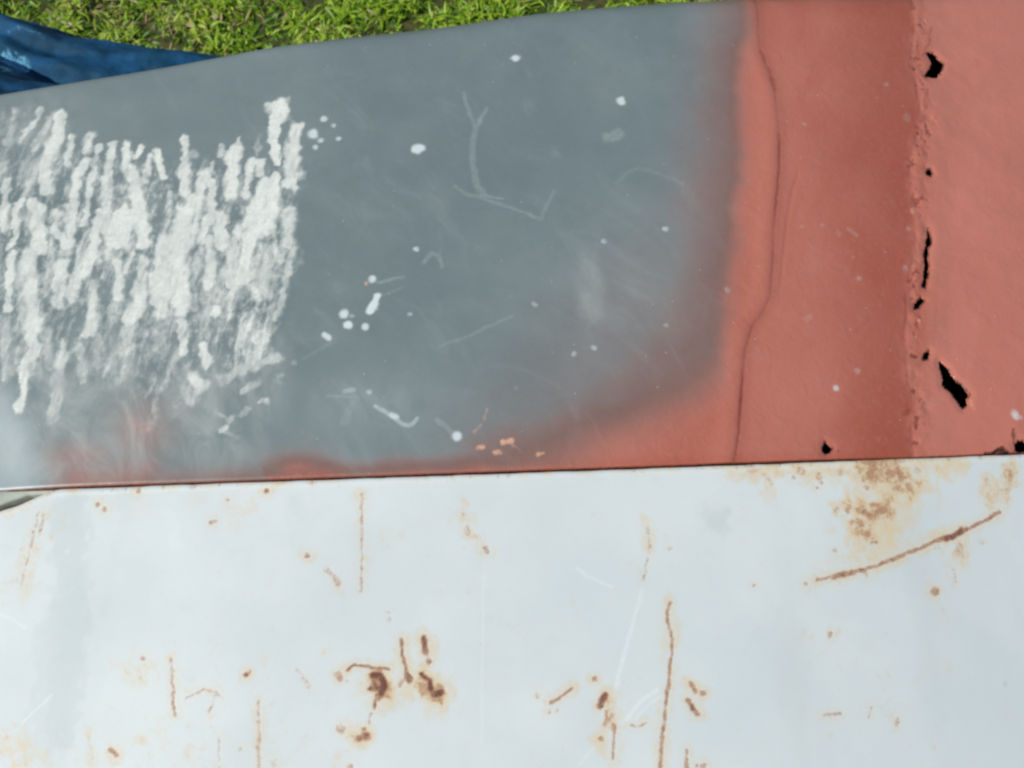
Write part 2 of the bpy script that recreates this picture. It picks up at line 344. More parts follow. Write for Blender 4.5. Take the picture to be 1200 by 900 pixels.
FILL = [
 ([(47,127),(45,140),(33,150),(23,165)],3.5,.65),([(70,132),(66,157),(57,174),(53,192),(54,222)],[6,8],.85),([(73,138),(71,160),(62,184)],4.5,.7),
 ([(58,138),(41,175)],4,.6),([(19,130),(8,170)],5,.45),([(84,160),(79,192)],4.5,.75),([(104,159),(100,175)],5,.85),([(102,188),(92,200),(86,235),(83,265)],5.5,.95),
 ([(115,170),(108,205),(104,228),(99,262)],3.6,.85),([(131,168),(126,200),(122,264)],[3.5,6],.9),([(150,168),(148,190),(158,212),(164,266)],[4,8],1),([(166,172),(158,184)],3.5,.8),
 ([(175,184),(168,212)],3.8,.9),([(184,177),(186,188),(191,208)],4,.95),([(8,212),(3,262)],5,.85),([(25,233),(15,264)],3.2,.9),([(37,236),(46,264)],6,.95),([(66,245),(65,262)],4,.7),
 ([(325,124),(325.5,138)],8.8,1.3),([(325,138),(323,150),(321,163)],[7,5.5],1.25),([(321,163),(325,190)],[5.5,3.8],1.15),([(347,149),(340,182)],[5.5,8],1.1),([(342,190),(340,217)],8,1),
 ([(216,162),(215,198),(217,224)],[3.5,7],1),([(275,175),(270,228)],[5,9],1.05),([(280,162),(279,170)],3,.8),([(259,172),(257,181)],3.5,.6),([(295,190),(287,230)],4.5,.9),([(306,188),(305,204)],4.5,.95),
 ([(303,160),(301,180)],3.5,.4),([(247,191),(250,202)],3,.6),([(241,203),(230,230),(209,262)],[5,9],1.05),([(247,212),(247,260)],5,.9),([(201,224),(195,242)],3,.7),([(227,179),(227,182)],3.2,.6),
 ([(312,212),(300,243),(293,262)],[7,10],1.05),([(322,205),(318,242)],6,.95),([(340,246),(341,256)],5,.7),([(353,200),(352,210)],3,.4),
 ([(2,240),(5,268)],4.5,.9),([(17,240),(20,275),(7,290)],3.4,.95),([(42,245),(46,292)],8,1),([(13,298),(9,358)],5.5,.95),([(34,298),(37,355),(42,384)],9,.85),([(25,315),(27,370)],8,.65),
 ([(65,270),(78,287)],6.5,.9),([(80,240),(83,282)],5,.8),([(73,312),(66,352)],8,.85),([(86,322),(82,352)],4,.7),([(93,303),(88,345)],3.4,.8),([(117,248),(107,298),(99,318)],6,1),
 ([(110,333),(106,388)],6,.75),([(146,248),(142,284)],10,1.1),([(137,307),(139,348)],5,.85),([(155,298),(147,318)],4,.8),([(164,240),(167,285)],8,1),([(123,248),(128,285)],7,.9),
 ([(192,282),(196,317)],9,.95),([(167,307),(164,355),(150,374)],8,.8),([(180,323),(187,366)],7.5,.85),
 ([(217,246),(209,307),(211,358)],[11,9],1.1),([(243,253),(236,284)],4.2,.9),([(257,250),(260,285)],7.5,1),([(247,297),(245,332)],6,.9),([(230,253),(228,270)],3.6,.75),([(230,303),(230,310)],4.5,.6),
 ([(228,346),(228,360)],3.2,.7),([(253,361),(253,366)],5,1),([(280,265),(273,290),(271,334)],6.5,.85),([(303,246),(290,290),(283,325)],9,1.1),([(320,243),(313,272)],7.5,.9),([(338,250),(337,284)],6.5,.7),
 ([(343,290),(337,320),(330,355),(323,372)],4,.55),([(313,290),(310,342)],8.5,.6),([(190,308),(190,360)],9,.9),([(213,378),(215,410)],5,.85),
 ([(8,375),(5,403),(8,440)],6.5,.6),([(30,378),(42,408),(30,423),(25,440),(26,463),(20,478)],[7,4.5],.85),([(53,388),(57,427)],7,.5),([(108,368),(105,388)],6,.8),([(96,393),(101,395)],3.5,.7),
 ([(115,393),(112,430)],4.2,.55),([(73,398),(73,423)],3.4,.6),([(72,435),(67,463),(62,490)],[4,7],.42),([(92,403),(98,445)],[4,6],.62),([(133,395),(133,450)],6,.4),
 ([(238,405),(243,428)],[4,5.5],1),([(223,441),(235,452)],[5,7],.95),([(213,437),(223,465)],9,.38),([(263,445),(288,430),(325,418)],[7,5],.6),([(303,445),(283,458)],4.5,.45),([(327,440),(327,446)],4,.5),
 ([(273,488),(290,479)],3.4,.42),([(259,503),(266,500)],3,.6),([(304,471),(311,469)],2.6,.6),([(262,500),(276,512)],2.5,.25),([(253,480),(270,492)],2.4,.3)]
NICK = [
 ([(604,69)],5,1.1),([(491,174),(489,176)],5.5,1.2),([(728,118)],4.8,1),([(714,160),(724,157)],8,.32),
 ([(543,110),(550,132),(557,150)],2.4,.3),([(570,127),(563,140),(557,150),(553,170),(554,195),(560,218),(567,230)],[2.2,4.4],.30),([(533,218),(548,228),(567,232),(585,238),(600,243),(618,250),(633,257)],2.4,.28),([(633,257),(650,223)],2.6,.24),
 ([(570,229),(590,232)],2,.3),([(487,292)],3.4,.8),([(708,283)],3.2,.6),([(780,268)],3.4,.7),([(724,214),(734,202),(748,197),(770,201),(800,214)],2.6,.2),
 ([(367,155),(367,158)],5,.95),([(376,164)],3.6,.8),([(370,172)],3.4,.8),([(379,140)],3.8,.85),([(391,147)],3,.7),([(396,163)],3,.75),([(363,155)],3,.5),
 ([(437,327)],4,1),([(443,347),(439,355),(434,364)],[3.2,4.6],1.2),([(403,368)],4.3,1.05),([(408,381)],4.6,1.2),([(428,382)],3.8,1),([(380,393),(385,395)],3.4,1),([(480,368)],3.2,.65),([(413,370)],3,.5),
 ([(439,475),(450,481),(460,488),(470,496),(478,499),(484,497),(488,491)],2.4,.55),([(459,486),(463,488)],3.6,.9),([(404,458),(414,456)],3,.45),([(417,464),(410,479),(402,495)],5,.22),([(432,459)],3.4,.6),
 ([(383,464),(414,464)],2,.25),([(443,331),(473,324)],2,.3),([(450,346),(472,337)],1.8,.22),([(535,512)],5,1),([(511,491),(520,498),(530,508)],3,.3),([(515,405),(550,393),(600,370)],2,.25),([(497,308),(505,296),(514,300),(518,312)],2.6,.28),
 ([(780,380)],3.2,.45),([(697,407)],3.2,.6),([(673,415)],3.4,.5),([(627,357)],3,.5),([(690,315),(692,345),(690,368)],15,.2),([(650,180),(655,180)],5,.15),
 ([(979,455)],3.6,.75),([(1006,434)],3.4,.38),([(852,339)],3,.35),([(1190,486)],5,.75),([(1196,488)],3,.5),([(1044,228),(1048,240)],5,.13),([(983,272)],5,.22),([(993,267),(1005,275)],2.4,.3),
 ([(941,265)],2.4,.28),([(964,263)],2.4,.3),([(942,145)],2.6,.35),([(1008,325)],3,.4),([(1040,96)],3,.35),([(960,180),(957,190)],3.4,.14),([(1065,135)],6,.25),([(1105,25),(1120,22)],8,.11),([(945,373),(949,370)],3,.25),
 ([(1085,20)],4,.2),([(1066,265)],3,.35),([(1064,312)],4,.35),([(1088,475),(1098,468)],5,.14),([(1150,300),(1185,330)],5,.1),([(386,402),(355,420)],2.5,.2),([(345,425)],3,.4),([(605,455)],3,.25),([(892,565)],2,.3)]
TAN = [([(1072,243),(1072,247)],3,.6),([(1081,374)],3.4,.5),([(1142,478),(1141,470)],3,.3),([(565,524)],4.6,.75),([(578,530),(586,530)],3,.6),([(590,519),(600,517)],3.4,.7),([(632,531),(637,530)],3.2,.65),
 ([(357,506),(366,512)],6,.16),([(428,331)],2.8,.6),([(570,480),(565,495),(556,510)],2,.35),([(600,520),(610,528)],2,.4),([(626,356)],2.5,.4),([(1000,300)],2,.3),([(155,495),(170,500)],9,.22)]
PITS = [([(1078,48),(1078,58)],3,.35),([(1077,153)],2.8,.7),([(1067,192)],2.8,.55),([(1070,0),(1071,6)],3.2,.6),([(1070,414),(1073,415)],2.8,.75),([(1072,457)],3,.6),([(1066,479),(1063,480)],3,.55),([(1076,491),(1075,499)],3,.65),
 ([(983,529)],2.8,.7),([(1158,531),(1168,528),(1177,525)],3.2,.95),([(1172,532),(1180,530)],3,1),([(1189,503),(1189,520)],1.8,.6),([(1083,352),(1076,357)],4.5,.5),([(1070,432)],2.4,.4),([(1080,495)],2,.3),([(1066,340),(1070,325)],2.4,.35),([(1093,260),(1086,335)],1,.3)]
DEEP = [([(892,60),(902,85),(908,104)],2.2,.55),([(886,-30),(890,40)],2,.3),([(1093,30),(1090,48),(1085,60)],2.2,.4),([(1087,100),(1087,125),(1082,140)],2.6,.4),([(1083,150),(1083,180)],2.4,.4),([(1078,260),(1077,275)],2.2,.25),
 ([(1066,470),(1060,484),(1067,478)],3,.35),([(1078,480),(1087,470)],2,.3),([(1098,360),(1097,385)],3,.25),([(1020,370),(1012,380),(1004,388)],3.5,.25),([(1003,300),(1000,318),(997,325)],3,.25),([(1035,395),(1010,420)],2.5,.15),([(1058,300),(1072,330)],3,.2)]
red = np.maximum.reduce([
 area(X2, Yf, [(872,-80),(867,0),(861,80),(857,150),(852,250),(845,330),(838,400),(832,450),(838,620),(1600,620),(1600,-80)], 34),
 area(X2, Yf, [(862,-80),(835,60),(825,180),(812,300),(780,390),(700,470),(600,520),(560,620),(1000,620),(1000,-80)], 75, s_=.50),
 area(X2, Yf, [(905,330),(845,400),(795,450),(730,485),(650,516),(570,545),(560,620),(960,620)], 70),
 area(X2, Yf, [(310,548),(520,546),(640,532),(900,500),(900,630),(300,630)], 22, s_=.9),
 area(X2, Yf, [(75,545),(175,540),(225,625),(40,625)], 34, s_=.66),
 area(X2, Yf, [(60,556),(600,548),(900,530),(900,640),(60,640)], 22, s_=.5),
 area(X2, Yf, [(700,330),(850,210),(870,260),(870,600),(500,600),(560,500)], 100, s_=.16),
 blob(X2, Yf, 165, 505, 38, 40, .34), blob(X2, Yf, 90, 535, 45, 20, .4), blob(X2, Yf, 620, 528, 60, 30, .35), blob(X2, Yf, 350, 552, 42, 20, .8)])
red = red*(1-area(X2, Yf, [(-900,-100),(38,-100),(46,640),(-900,640)], 12))
dust_shade = .62 + blob(X2, Yf, 890, 250, 30, 200, .3) + blob(X2, Yf, 940, 220, 26, 220, .25) + area(X2, Yf, [(1085,-100),(1085,700),(2200,700),(2200,-100)], 14, s_=.55) - (.36+lattice(X2, Yf, .05, 81)*.3)*np.clip((s+.088)/.075, 0, 1)**1.3*smooth((.005-s+wob*7)/.014) + .22*np.exp(-((s-.004)/.005)**2) \
 - blob(X2, Yf, 940, -10, 90, 22, .7) + blob(X2, Yf, 920, 470, 60, 60, .2) + blob(X2, Yf, 700, 520, 60, 30, .25) - blob(X2, Yf, 340, 560, 60, 16, .5) - area(X2, Yf, [(200,566),(1300,532),(1300,600),(200,600)], 12, s_=.35)  # dust tone; the dark band left of the seam is valley shade in colour
sky_sheen = area(X2, Yf, [(-900,470),(5,455),(32,500),(44,565),(44,640),(-900,640)], 26, s_=.75)  # pale sky sheen put into the colour of the lower left corner
wash = np.maximum.reduce([area(X2, Yf, [(-300,190),(60,170),(200,195),(345,200),(345,300),(330,420),(200,455),(-300,440)], 28, s_=.62),
 area(X2, Yf, [(20,230),(346,222),(345,340),(20,345)], 26, s_=.72),
 area(X2, Yf, [(262,330),(322,330),(318,425),(258,440)], 12, s_=.9), area(X2, Yf, [(135,340),(260,350),(230,460),(175,500),(140,430)], 24, s_=.55), area(X2, Yf, [(-300,125),(75,128),(70,230),(-300,230)], 24, s_=.36)])
rim = np.maximum(np.maximum(strokes(X2, Yf, PITS, z_fender, fac=1.15), smooth((pit-.20)/.22)*.75), smooth(1-dh/.0026)*np.clip(.78+lattice(X2, Yf, .0035, 99)*1.3, .1, 1.1))
deep = np.maximum.reduce([smooth(pit/.22)*.6, strokes(X2, Yf, DEEP, z_fender), .68*np.exp(-((c1+wob*.8)/.0019)**2)*(.8+lattice(X2, Yf, .03, 61)*.9), .30*np.exp(-((c1-.001)/.007)**2), in2*.26*np.exp(-(c2/.0024)**2), .5*np.exp(-((s+.001+wob*2)/.0022)**2)*(lattice(X2, Yf, .012, 9)+.55), .55*np.exp(-((s-.008)/.008)**2)*np.clip(lattice(X2, Yf, .0040, 63)*2.2-.35, 0, 1)])
lip = np.clip(1-(Yf-yi)/.0012, 0, 1); rim = np.maximum(rim, .62*lip)  # lip painted dark to stand for the shade in the gap
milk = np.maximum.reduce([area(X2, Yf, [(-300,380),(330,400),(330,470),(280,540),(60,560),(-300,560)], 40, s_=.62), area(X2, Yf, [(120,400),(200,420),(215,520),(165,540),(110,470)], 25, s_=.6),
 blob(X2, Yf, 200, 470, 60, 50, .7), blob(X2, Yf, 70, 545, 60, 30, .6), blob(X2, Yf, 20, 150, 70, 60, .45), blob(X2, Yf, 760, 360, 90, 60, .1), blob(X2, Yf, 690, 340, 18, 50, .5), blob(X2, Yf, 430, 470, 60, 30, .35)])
At = dict(milk=milk, red=red, dust_shade=dust_shade, sky_sheen=sky_sheen, wash=wash, filler=strokes(X2, Yf, FILL, z_fender, edge_k=.78), nick=strokes(X2, Yf, NICK, z_fender, warp=.45, edge_k=.8), tan=strokes(X2, Yf, TAN, z_fender), rim=rim, deep=deep)
# profile: turned-down lip at the gap, flat, rolled outer edge, side
W = yo-R-yi; a0 = np.arctan(2*CR/W)
lip_rows = []
for dz_, dy_ in ((-.0085, -.0006), (-.0050, -.0006), (-.0026, -.0005)):
    lip_rows.append(np.stack([XG, yi+dy_, Zf[0]+dz_], -1))
Zf = Zf.copy(); e = Yf-yi; Zf -= .0011*np.clip(1-e/.0025, 0, 1)**2
main = np.stack([fx, fy, Zf], -1)
arc = []
for a in np.linspace(0, 1, 26)[1:]:
    ph = a0+(math.pi/2-a0)*a
    arc.append(np.stack([XG, yo-R+R*(np.sin(ph)-np.sin(a0)), Zf[-1]-R*(np.cos(a0)-np.cos(ph))], -1))
side = []
yl, zl = arc[-1][:, 1], arc[-1][:, 2]
for q in np.linspace(0, 1, 12)[1:]:
    side.append(np.stack([XG, yl-.05*q*q, zl-.42*q], -1))
V = np.concatenate([np.stack(lip_rows), main, np.stack(arc), np.stack(side)])
nl, nb_ = 3, len(arc)+len(side)
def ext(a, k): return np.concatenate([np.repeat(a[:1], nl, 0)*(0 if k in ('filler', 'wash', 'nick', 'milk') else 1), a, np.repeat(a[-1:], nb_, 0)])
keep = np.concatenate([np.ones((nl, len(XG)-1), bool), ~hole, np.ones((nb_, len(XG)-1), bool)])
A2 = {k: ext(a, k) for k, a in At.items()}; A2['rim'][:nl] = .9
# thickness of the metal round every hole
idx = np.arange(V.shape[0]*V.shape[1]).reshape(V.shape[:2]); hk = ~keep
ev, ef, es, mp = [], [], [], {}
VF = V.reshape(-1, 3)
def low(i):
    if i not in mp:
        mp[i] = V.shape[0]*V.shape[1]+len(ev); p = VF[i]; ev.append((p[0], p[1], p[2]-.0013)); es.append(i)
    return mp[i]
for r_, c_ in np.argwhere(hk):
    for (dr, dc, a, b) in ((-1, 0, (0, 0), (0, 1)), (1, 0, (1, 1), (1, 0)), (0, -1, (1, 0), (0, 0)), (0, 1, (0, 1), (1, 1))):
        if not hk[r_+dr, c_+dc]:
            i, j = idx[r_+a[0], c_+a[1]], idx[r_+b[0], c_+b[1]]
            ef.append((i, j, low(j), low(i)))
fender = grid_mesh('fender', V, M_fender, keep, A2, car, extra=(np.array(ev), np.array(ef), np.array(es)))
fender['label'] = 'curved fender in grey and red primer with white streaks and rust holes'

# ---- hood
HC = path([(-420,800),(-300,735),(-180,680),(-90,634),(-40,613),(0,598),(20,591.5),(38,584),(50,578.5),(58,575),(63,573.6),(70,573)], z_hood)
def y_hood(x):
    base = K*x+B+.29*crown(x); l = np.interp(x, HC[:, 0], HC[:, 1]); l = np.where(x < HC[0, 0], HC[0, 1]+(x-HC[0, 0])*.9, l)
    return np.where(x < HC[-1, 0], np.minimum(l, base), base)
yh = y_hood(XG) + lattice(XG, XG*0, .010, 5)*.0004
ys = np.concatenate([np.arange(.0030, .335, .00118), np.linspace(.336, .9, 40)])
NH = len(ys)
XH = np.tile(XG, (NH, 1)); YH = yh-ys[:, None]
ZHd = z_hood(XH, YH) + lattice(XH, YH, .09, 6)*.0012 + lattice(XH, YH, .22, 7)*.003 - .02*smooth((ys[:, None]-.3)/.6)
ZHd += lattice(XH, YH, .03, 17)*.00018 + .0003*smooth(1-(ys[:, None]-.0030)/.003)
RUST = [
 ([(407,786),(411,782),(415.5,778.5),(433,781.5),(456,785)],1.7,.8),([(438,791),(446,793),(450,803),(447,812)],[4,5.5],1.15),([(440,798),(442,806)],4,.85),([(444,818),(447,812)],4,.8),([(434,807),(443,808)],3.6,.9),([(441,815),(439.5,829)],[3.4,1.6],.8),([(434,837),(433,848)],1.6,.35),
 ([(421,865)],4,.85),([(428,862)],5,.85),([(427,854)],3,.8),([(432,866)],3,.6),([(401,854)],4.5,.45),([(471,749),(472,769),(476,785),(480,794)],[2,2.4],.8),([(477,792),(481,796)],3.6,.85),([(474,795),(469,803)],2.4,.35),
 ([(497,748),(498,755),(499,763)],3.4,.9),([(503.5,774)],2.8,.75),([(502,768)],2,.4),([(494,790),(503,797),(505,806)],[3.6,3],.95),([(505,806),(509,813),(517,811)],[4,3.6],1.05),([(498,806)],6,.4),
 ([(393,791)],2.4,.4),([(401,798),(406,799)],2.4,.35),
 ([(785.6,706),(783,716),(782,727),(785,738),(788,748),(787,772),(784,796),(781,821),(776,865),(773,905)],[1.8,2.2],.62),([(645.7,823),(658,816),(671,807)],[2.2,1.4],.65),([(630.5,815)],2.8,.32),([(644.5,833)],2.6,.45),([(653,831)],2.2,.38),
 ([(697,796)],3,.75),([(710,813),(703,827)],[3.4,3.8],.9),([(711,833),(712,848)],2.6,.5),([(718,838)],3.6,.6),([(716,842),(709,850)],2.4,.5),([(719,849),(720,862),(718,890)],[2.4,1.4],.5),([(705,867)],3.6,.75),([(739,850),(748,851.5),(758,847.5)],1.4,.45),
 ([(809,801),(815,810)],2.8,.8),([(824,811)],3.8,.65),([(807,822),(812,831),(817,836)],3,.8),([(804,880),(805.5,905)],2.2,.5),([(816,897),(824,896)],3,.4),
 ([(944.5,682.5)],2.6,.5),([(958,679),(975,676.5),(990,673.5),(1025,664),(1060,650),(1095,635),(1118,627),(1144,615),(1173,600)],2.3,.68),([(975,677),(1000,671)],3.2,.75),([(1108,631),(1118,627),(1128,622)],3.3,1),([(1012,671),(1016,673)],2.8,.5),
 ([(1032,551)],6,.35),([(1024,548)],6,.5),([(1044,556)],6,.45),([(1058,560)],6,.3),([(1065,570)],5,.45),([(1048,572)],5.5,.32),([(1016,572)],3.2,.5),([(1032,598),(1036,596)],4.5,.5),([(1013,600),(1017,602)],4.2,.62),([(995,593),(993,598)],3.6,.5),([(981,598)],3.4,.3),
 ([(1005,611),(1010,614)],4,.45),([(1017,626)],4.4,.62),([(1027,636),(1022,637)],2.4,.4),([(978,645)],3.2,.42),([(958,572)],2,.5),([(938,552)],5,.35),([(960,556),(962,565)],3.4,.35),([(985,553)],5,.3),([(1075,552)],5,.3),
 ([(1158,563)],3,.2),([(1186,553)],3,.25),([(1184,556)],3.5,.45),([(1125,640),(1125,650)],5.5,.3),([(1101,641)],3,.35),([(1097,692),(1094,694)],4.2,.6),([(1118,668),(1119,680)],2.4,.22),([(1150,635)],5,.16),
 ([(45,600),(36,640),(24,688)],[2.2,1.4],.32),([(52,600),(46,626)],2,.3),([(423,581)],3,.5),([(424,583),(424,640),(424,692)],[2,1.6],.38),([(201,772),(203,800),(206,840)],1.8,.5),([(304,822),(303,905)],2.2,.35),([(257,865),(257,900)],1.6,.25),
 ([(220,818),(232,812),(240,808),(255,812),(262,819)],1.4,.35),([(254,814),(246,834)],1.8,.3),([(289,790)],3.4,.75),([(293,787)],2.4,.5),([(168,771)],2.8,.4),([(361,651)],3.6,.6),([(381,666),(390,675),(397,684)],3,.32),([(569,642),(571,646)],3.4,.5),([(546,617),(548,625)],2.8,.3),([(543,602)],2.4,.3),
 ([(130,879),(137,885)],2.8,.62),([(380,764)],2.8,.4),([(396,791),(400,796)],3.4,.5),([(349,786),(363,804)],3,.22),([(399,853)],5,.35),([(322,893)],4.5,.3),([(281,878)],3,.3),([(115,592)],3.2,.65),([(123,597)],3,.45),([(313,575)],3.2,.7),([(163,576)],3,.5),([(248,613),(252,611)],3,.4),
 ([(268,585)],2.6,.35),([(758,615),(762,640),(755,678)],[3,1.4],.25),([(786,642)],4,.22),([(972,744)],3.6,.4),([(1052,850),(1052,843)],2.8,.38),([(966,838),(985,836)],2.4,.4),([(972,843)],2,.3),([(454,642)],2.5,.15),([(20,680),(5,683)],3,.15),([(884,686)],2,.45),([(1106,716)],2,.25),
 ([(897,556),(905,566)],2.4,.3),([(880,551)],6,.25),([(930,560)],2.6,.35),([(1018,841),(1021,829)],1.2,.3),([(106,858),(107,890)],3,.16),([(455,718),(456,728)],2.6,.2),([(410,898)],4,.4)]
HALO = [
 ([(1030,556),(1060,566)],20,.55),([(1060,545),(1120,541)],10,.5),([(1015,600),(1035,600),(1020,625)],20,.55),([(1012,640),(1012,655)],10,.3),([(950,550),(1110,545)],9,.45),([(1050,575),(1045,600)],12,.35),([(1158,563),(1160,600)],7,.3),([(1188,550),(1170,580)],9,.35),
 ([(1125,636),(1124,660)],8,.3),([(880,556),(900,562),(902,575)],6,.35),([(860,553),(950,551)],7,.4),([(0,600),(50,578)],5,.35),([(45,595),(30,700)],5,.2),([(268,585),(274,600),(293,593)],5,.3),([(450,628),(472,628)],6,.16),
 ([(442,800),(446,815)],12,.45),([(427,860)],10,.5),([(505,805),(512,815)],13,.5),([(498,806),(505,830)],8,.35),([(480,795),(470,805)],8,.35),([(500,755),(503,775)],7,.3),([(785,706),(784,770)],6,.3),([(710,815),(712,850),(720,890)],8,.25),([(706,868)],8,.35),([(812,815),(815,838)],8,.3),
 ([(150,780),(165,782)],11,.2),([(160,790)],9,.15),([(5,868),(20,900)],3,.3),([(22,868),(38,900)],3,.3),([(35,868),(46,890)],4,.25),([(12,880),(30,878)],4,.2),([(106,858),(107,892)],5,.3),([(303,820),(303,905)],4,.25),([(188,845),(197,880)],5,.16),([(165,865)],5,.16),([(230,880),(222,895)],6,.16),
 ([(312,773)],6,.25),([(382,667),(398,687)],5,.25),([(345,783),(366,806)],5,.2),([(424,583),(424,690)],4,.2),([(165,592),(170,600)],6,.12),([(270,610)],9,.14),([(758,612),(762,640)],5,.28),([(972,738),(974,748)],6,.2),([(1112,779)],5,.3),([(1092,780),(1070,800)],4,.12),
 ([(1185,835)],7,.15),([(396,895)],7,.2),([(418,840),(434,850)],5,.2),([(960,668),(1170,605)],6,.22),([(400,856)],7,.3),([(240,560),(300,562)],4,.2),([(543,598),(548,625)],6,.2),([(228,585)],8,.12)]
SCR = [([(567,670),(565,760),(564,870)],2.2,.4),([(752,692),(742,730),(728,780),(716,822)],[2.4,3.6],.5),([(770,808),(750,822),(735,842)],3,.55),([(776,814),(757,830),(744,844)],1.8,.5),([(735,842),(705,868),(678,896)],2.6,.35),([(0,720),(14,726),(30,735)],1.8,.55),
 ([(60,815),(45,828),(25,848)],1.8,.5),([(28,690),(50,701),(65,699),(80,692),(96,683)],1.6,.3),([(676,666),(690,676),(705,683),(716,686)],2.4,.5),([(735,654),(720,668)],3,.2),([(200,605),(206,640)],10,.3),([(580,716),(590,710)],2,.2),([(486,670),(500,720)],1.4,.12),([(79,646)],3,.5),([(835,572),(850,562)],3,.3),
 ([(760,560),(765,640)],3,.15),([(300,640),(305,700)],5,.18),([(120,690),(100,780)],5,.15)]
GREY = [([(1007,829),(1035,831),(1062,832),(1090,831)],.9,.35),([(1003,845),(1030,853),(1058,862)],.9,.35),([(1003,845),(1008,829)],.9,.3),([(1179,803)],3.4,.7),([(1039,743)],5,.3),([(838,608)],17,.5),([(828,602),(846,618)],13,.4),([(664,736)],3.5,.2),([(536,682)],2.4,.3),([(534,703)],2.4,.3),([(618,656)],3,.3),
 ([(80,600),(84,700),(80,760),(68,860)],24,.5),([(60,740),(50,880)],22,.4),([(345,590),(350,640)],14,.22),([(150,580),(120,720)],7,.2),([(180,600),(170,690)],4,.12),([(160,600),(157,660)],2.5,.15)]  # the wide bands paint dull reflections into the hood colour
rust = strokes(XH, YH, RUST, z_hood, warp=.42)
halo = np.maximum(strokes(XH, YH, HALO, z_hood, fac=1.15, edge_k=.62), strokes(XH, YH, RUST, z_hood, warp=.4, widen=6, edge_k=.75)*.5)
zone = strokes(XH, YH, [([(1022,550),(1045,552)],13,1),([(1050,556),(1066,570)],11,.75),([(1046,575),(1040,596)],9,.6),([(1012,598),(1038,597)],9,.9),([(1006,612),(1018,628)],9,.8),([(1012,640),(1013,652)],6,.45),([(995,592),(985,600)],7,.6),
 ([(1085,545),(1115,542)],6,.4),([(930,553),(1000,551)],7,.4),([(880,554),(910,556)],6,.5),([(1186,553),(1174,578)],8,.7),([(1158,563),(1161,596)],6,.55),([(1124,640),(1126,655)],7,.55),([(1100,641)],6,.4),([(1115,672)],7,.25),
 ([(440,794),(448,812)],8,1),([(497,793),(503,808),(512,812)],8,1),([(425,862)],8,.6),([(711,820),(714,848)],6,.6),([(10,870),(40,896)],16,.35),([(150,783),(166,790)],10,.35),([(245,790),(400,860)],26,.12),([(60,610),(20,680)],14,.25),([(960,740),(1060,860)],30,.14),([(120,870),(240,890)],22,.2),([(540,600),(560,640)],10,.3)], z_hood, edge_k=.6)
zone = np.maximum(zone, smooth(1-(yh-YH)/.010)*np.clip(.2+lattice(XH, YH, .011, 91)*1.1, 0, .7))
e = (yh-YH)
edge = smooth(1-e/.0075)*np.clip(.24+lattice(XH, YH, .009, 8)*.9, 0, 1)
rust = np.maximum(rust, smooth(1-e/.0062)*np.clip(lattice(XH, YH, .0035, 31)*1.7-.12, 0, .55))
corner = np.exp(-((XH-at(30, 595, z_hood)[0])/.012)**2)*smooth(1-e/.012)*.25
halo = np.maximum.reduce([halo, edge, corner])
scr_glint = np.maximum(strokes(XH, YH, SCR, z_hood, warp=.4), smooth(1-(e-.001)/.0030)*.6*(.7+lattice(XH, YH, .012, 77)))  # scratches, plus a highlight painted along the hood's gap edge
dull_and_refl = strokes(XH, YH, GREY, z_hood)
r3 = .0030; rows = []
for dz_ in (-.020, -.012): rows.append(np.stack([XG, yh, ZHd[0]+dz_], -1))
for a in np.linspace(0, 1, 7):
    ph = a*math.pi/2
    rows.append(np.stack([XG, yh-r3*(1-math.cos(ph)), ZHd[0]-r3*.8+r3*.8*math.sin(ph)], -1))
rows = rows[:-1]
VH = np.concatenate([np.stack(rows), np.stack([XH, YH, ZHd], -1)])
nr_ = len(rows)
def exth(a): return np.concatenate([np.repeat(a[:1], nr_, 0), a])
AH = dict(zone=exth(zone), rust=exth(rust), halo=exth(halo), scratch_glint=exth(scr_glint), dull_and_refl=exth(dull_and_refl)); AH['rust'][:4] = .9
hood = grid_mesh('hood', VH, M_hood, None, AH, car, flip=True)
hood['label'] = 'pale bluish white hood with scratches and brown rust spots'

# ---- channel under the gap, unseen light block under the fender, side and hood backing
xs_ = np.linspace(-1.1, 1.1, 60)
def strip(name, prof, mat, parent=car):
    V_ = np.stack([np.stack([xs_, K*xs_+B+dy, z_hood(xs_, 0)+dz], -1) for dy, dz in prof])
    return grid_mesh(name, V_, mat, parent=parent)
ZC = z_hood(XG, 0); yc1 = K*XG+B+.29*crown(XG)+.004; yc0 = np.minimum(y_hood(XG)+.0088+lattice(XG, XG*0, .012, 78)*.0006, yc1-.0055)
grid_mesh('drain_channel', np.stack([np.stack([XG, yc0+.0005, ZC-.030], -1), np.stack([XG, yc0, ZC-.0125], -1), np.stack([XG, yc0+.0012, ZC-.0112], -1),
  np.stack([XG, yc1-.002, ZC-.0108], -1), np.stack([XG, yc1, ZC-.0125], -1), np.stack([XG, yc1+.003, ZC-.03], -1)]), M_chan, parent=car)
strip('inner_light_block', [(-.60, -.30), (-.30, -.10), (-.05, -.055), (.0, -.06), (.06, -.13), (.20, -.15), (.34, -.17), (.36, -.25), (.38, -.5)], M_dark)  # unseen panel added to block light so the holes stay dark
for nm, xx in (('end_panel', -1.095), ('end_panel', 1.095)):
    Yq = np.linspace(-.30, y_out(np.array([xx]))[0]-.05, 8); Zq = np.linspace(.25, ZH-.035, 6)
    grid_mesh(nm, np.stack([np.stack([np.full(8, xx), Yq, np.full(8, z_)], -1) for z_ in Zq]), M_dark, parent=car)

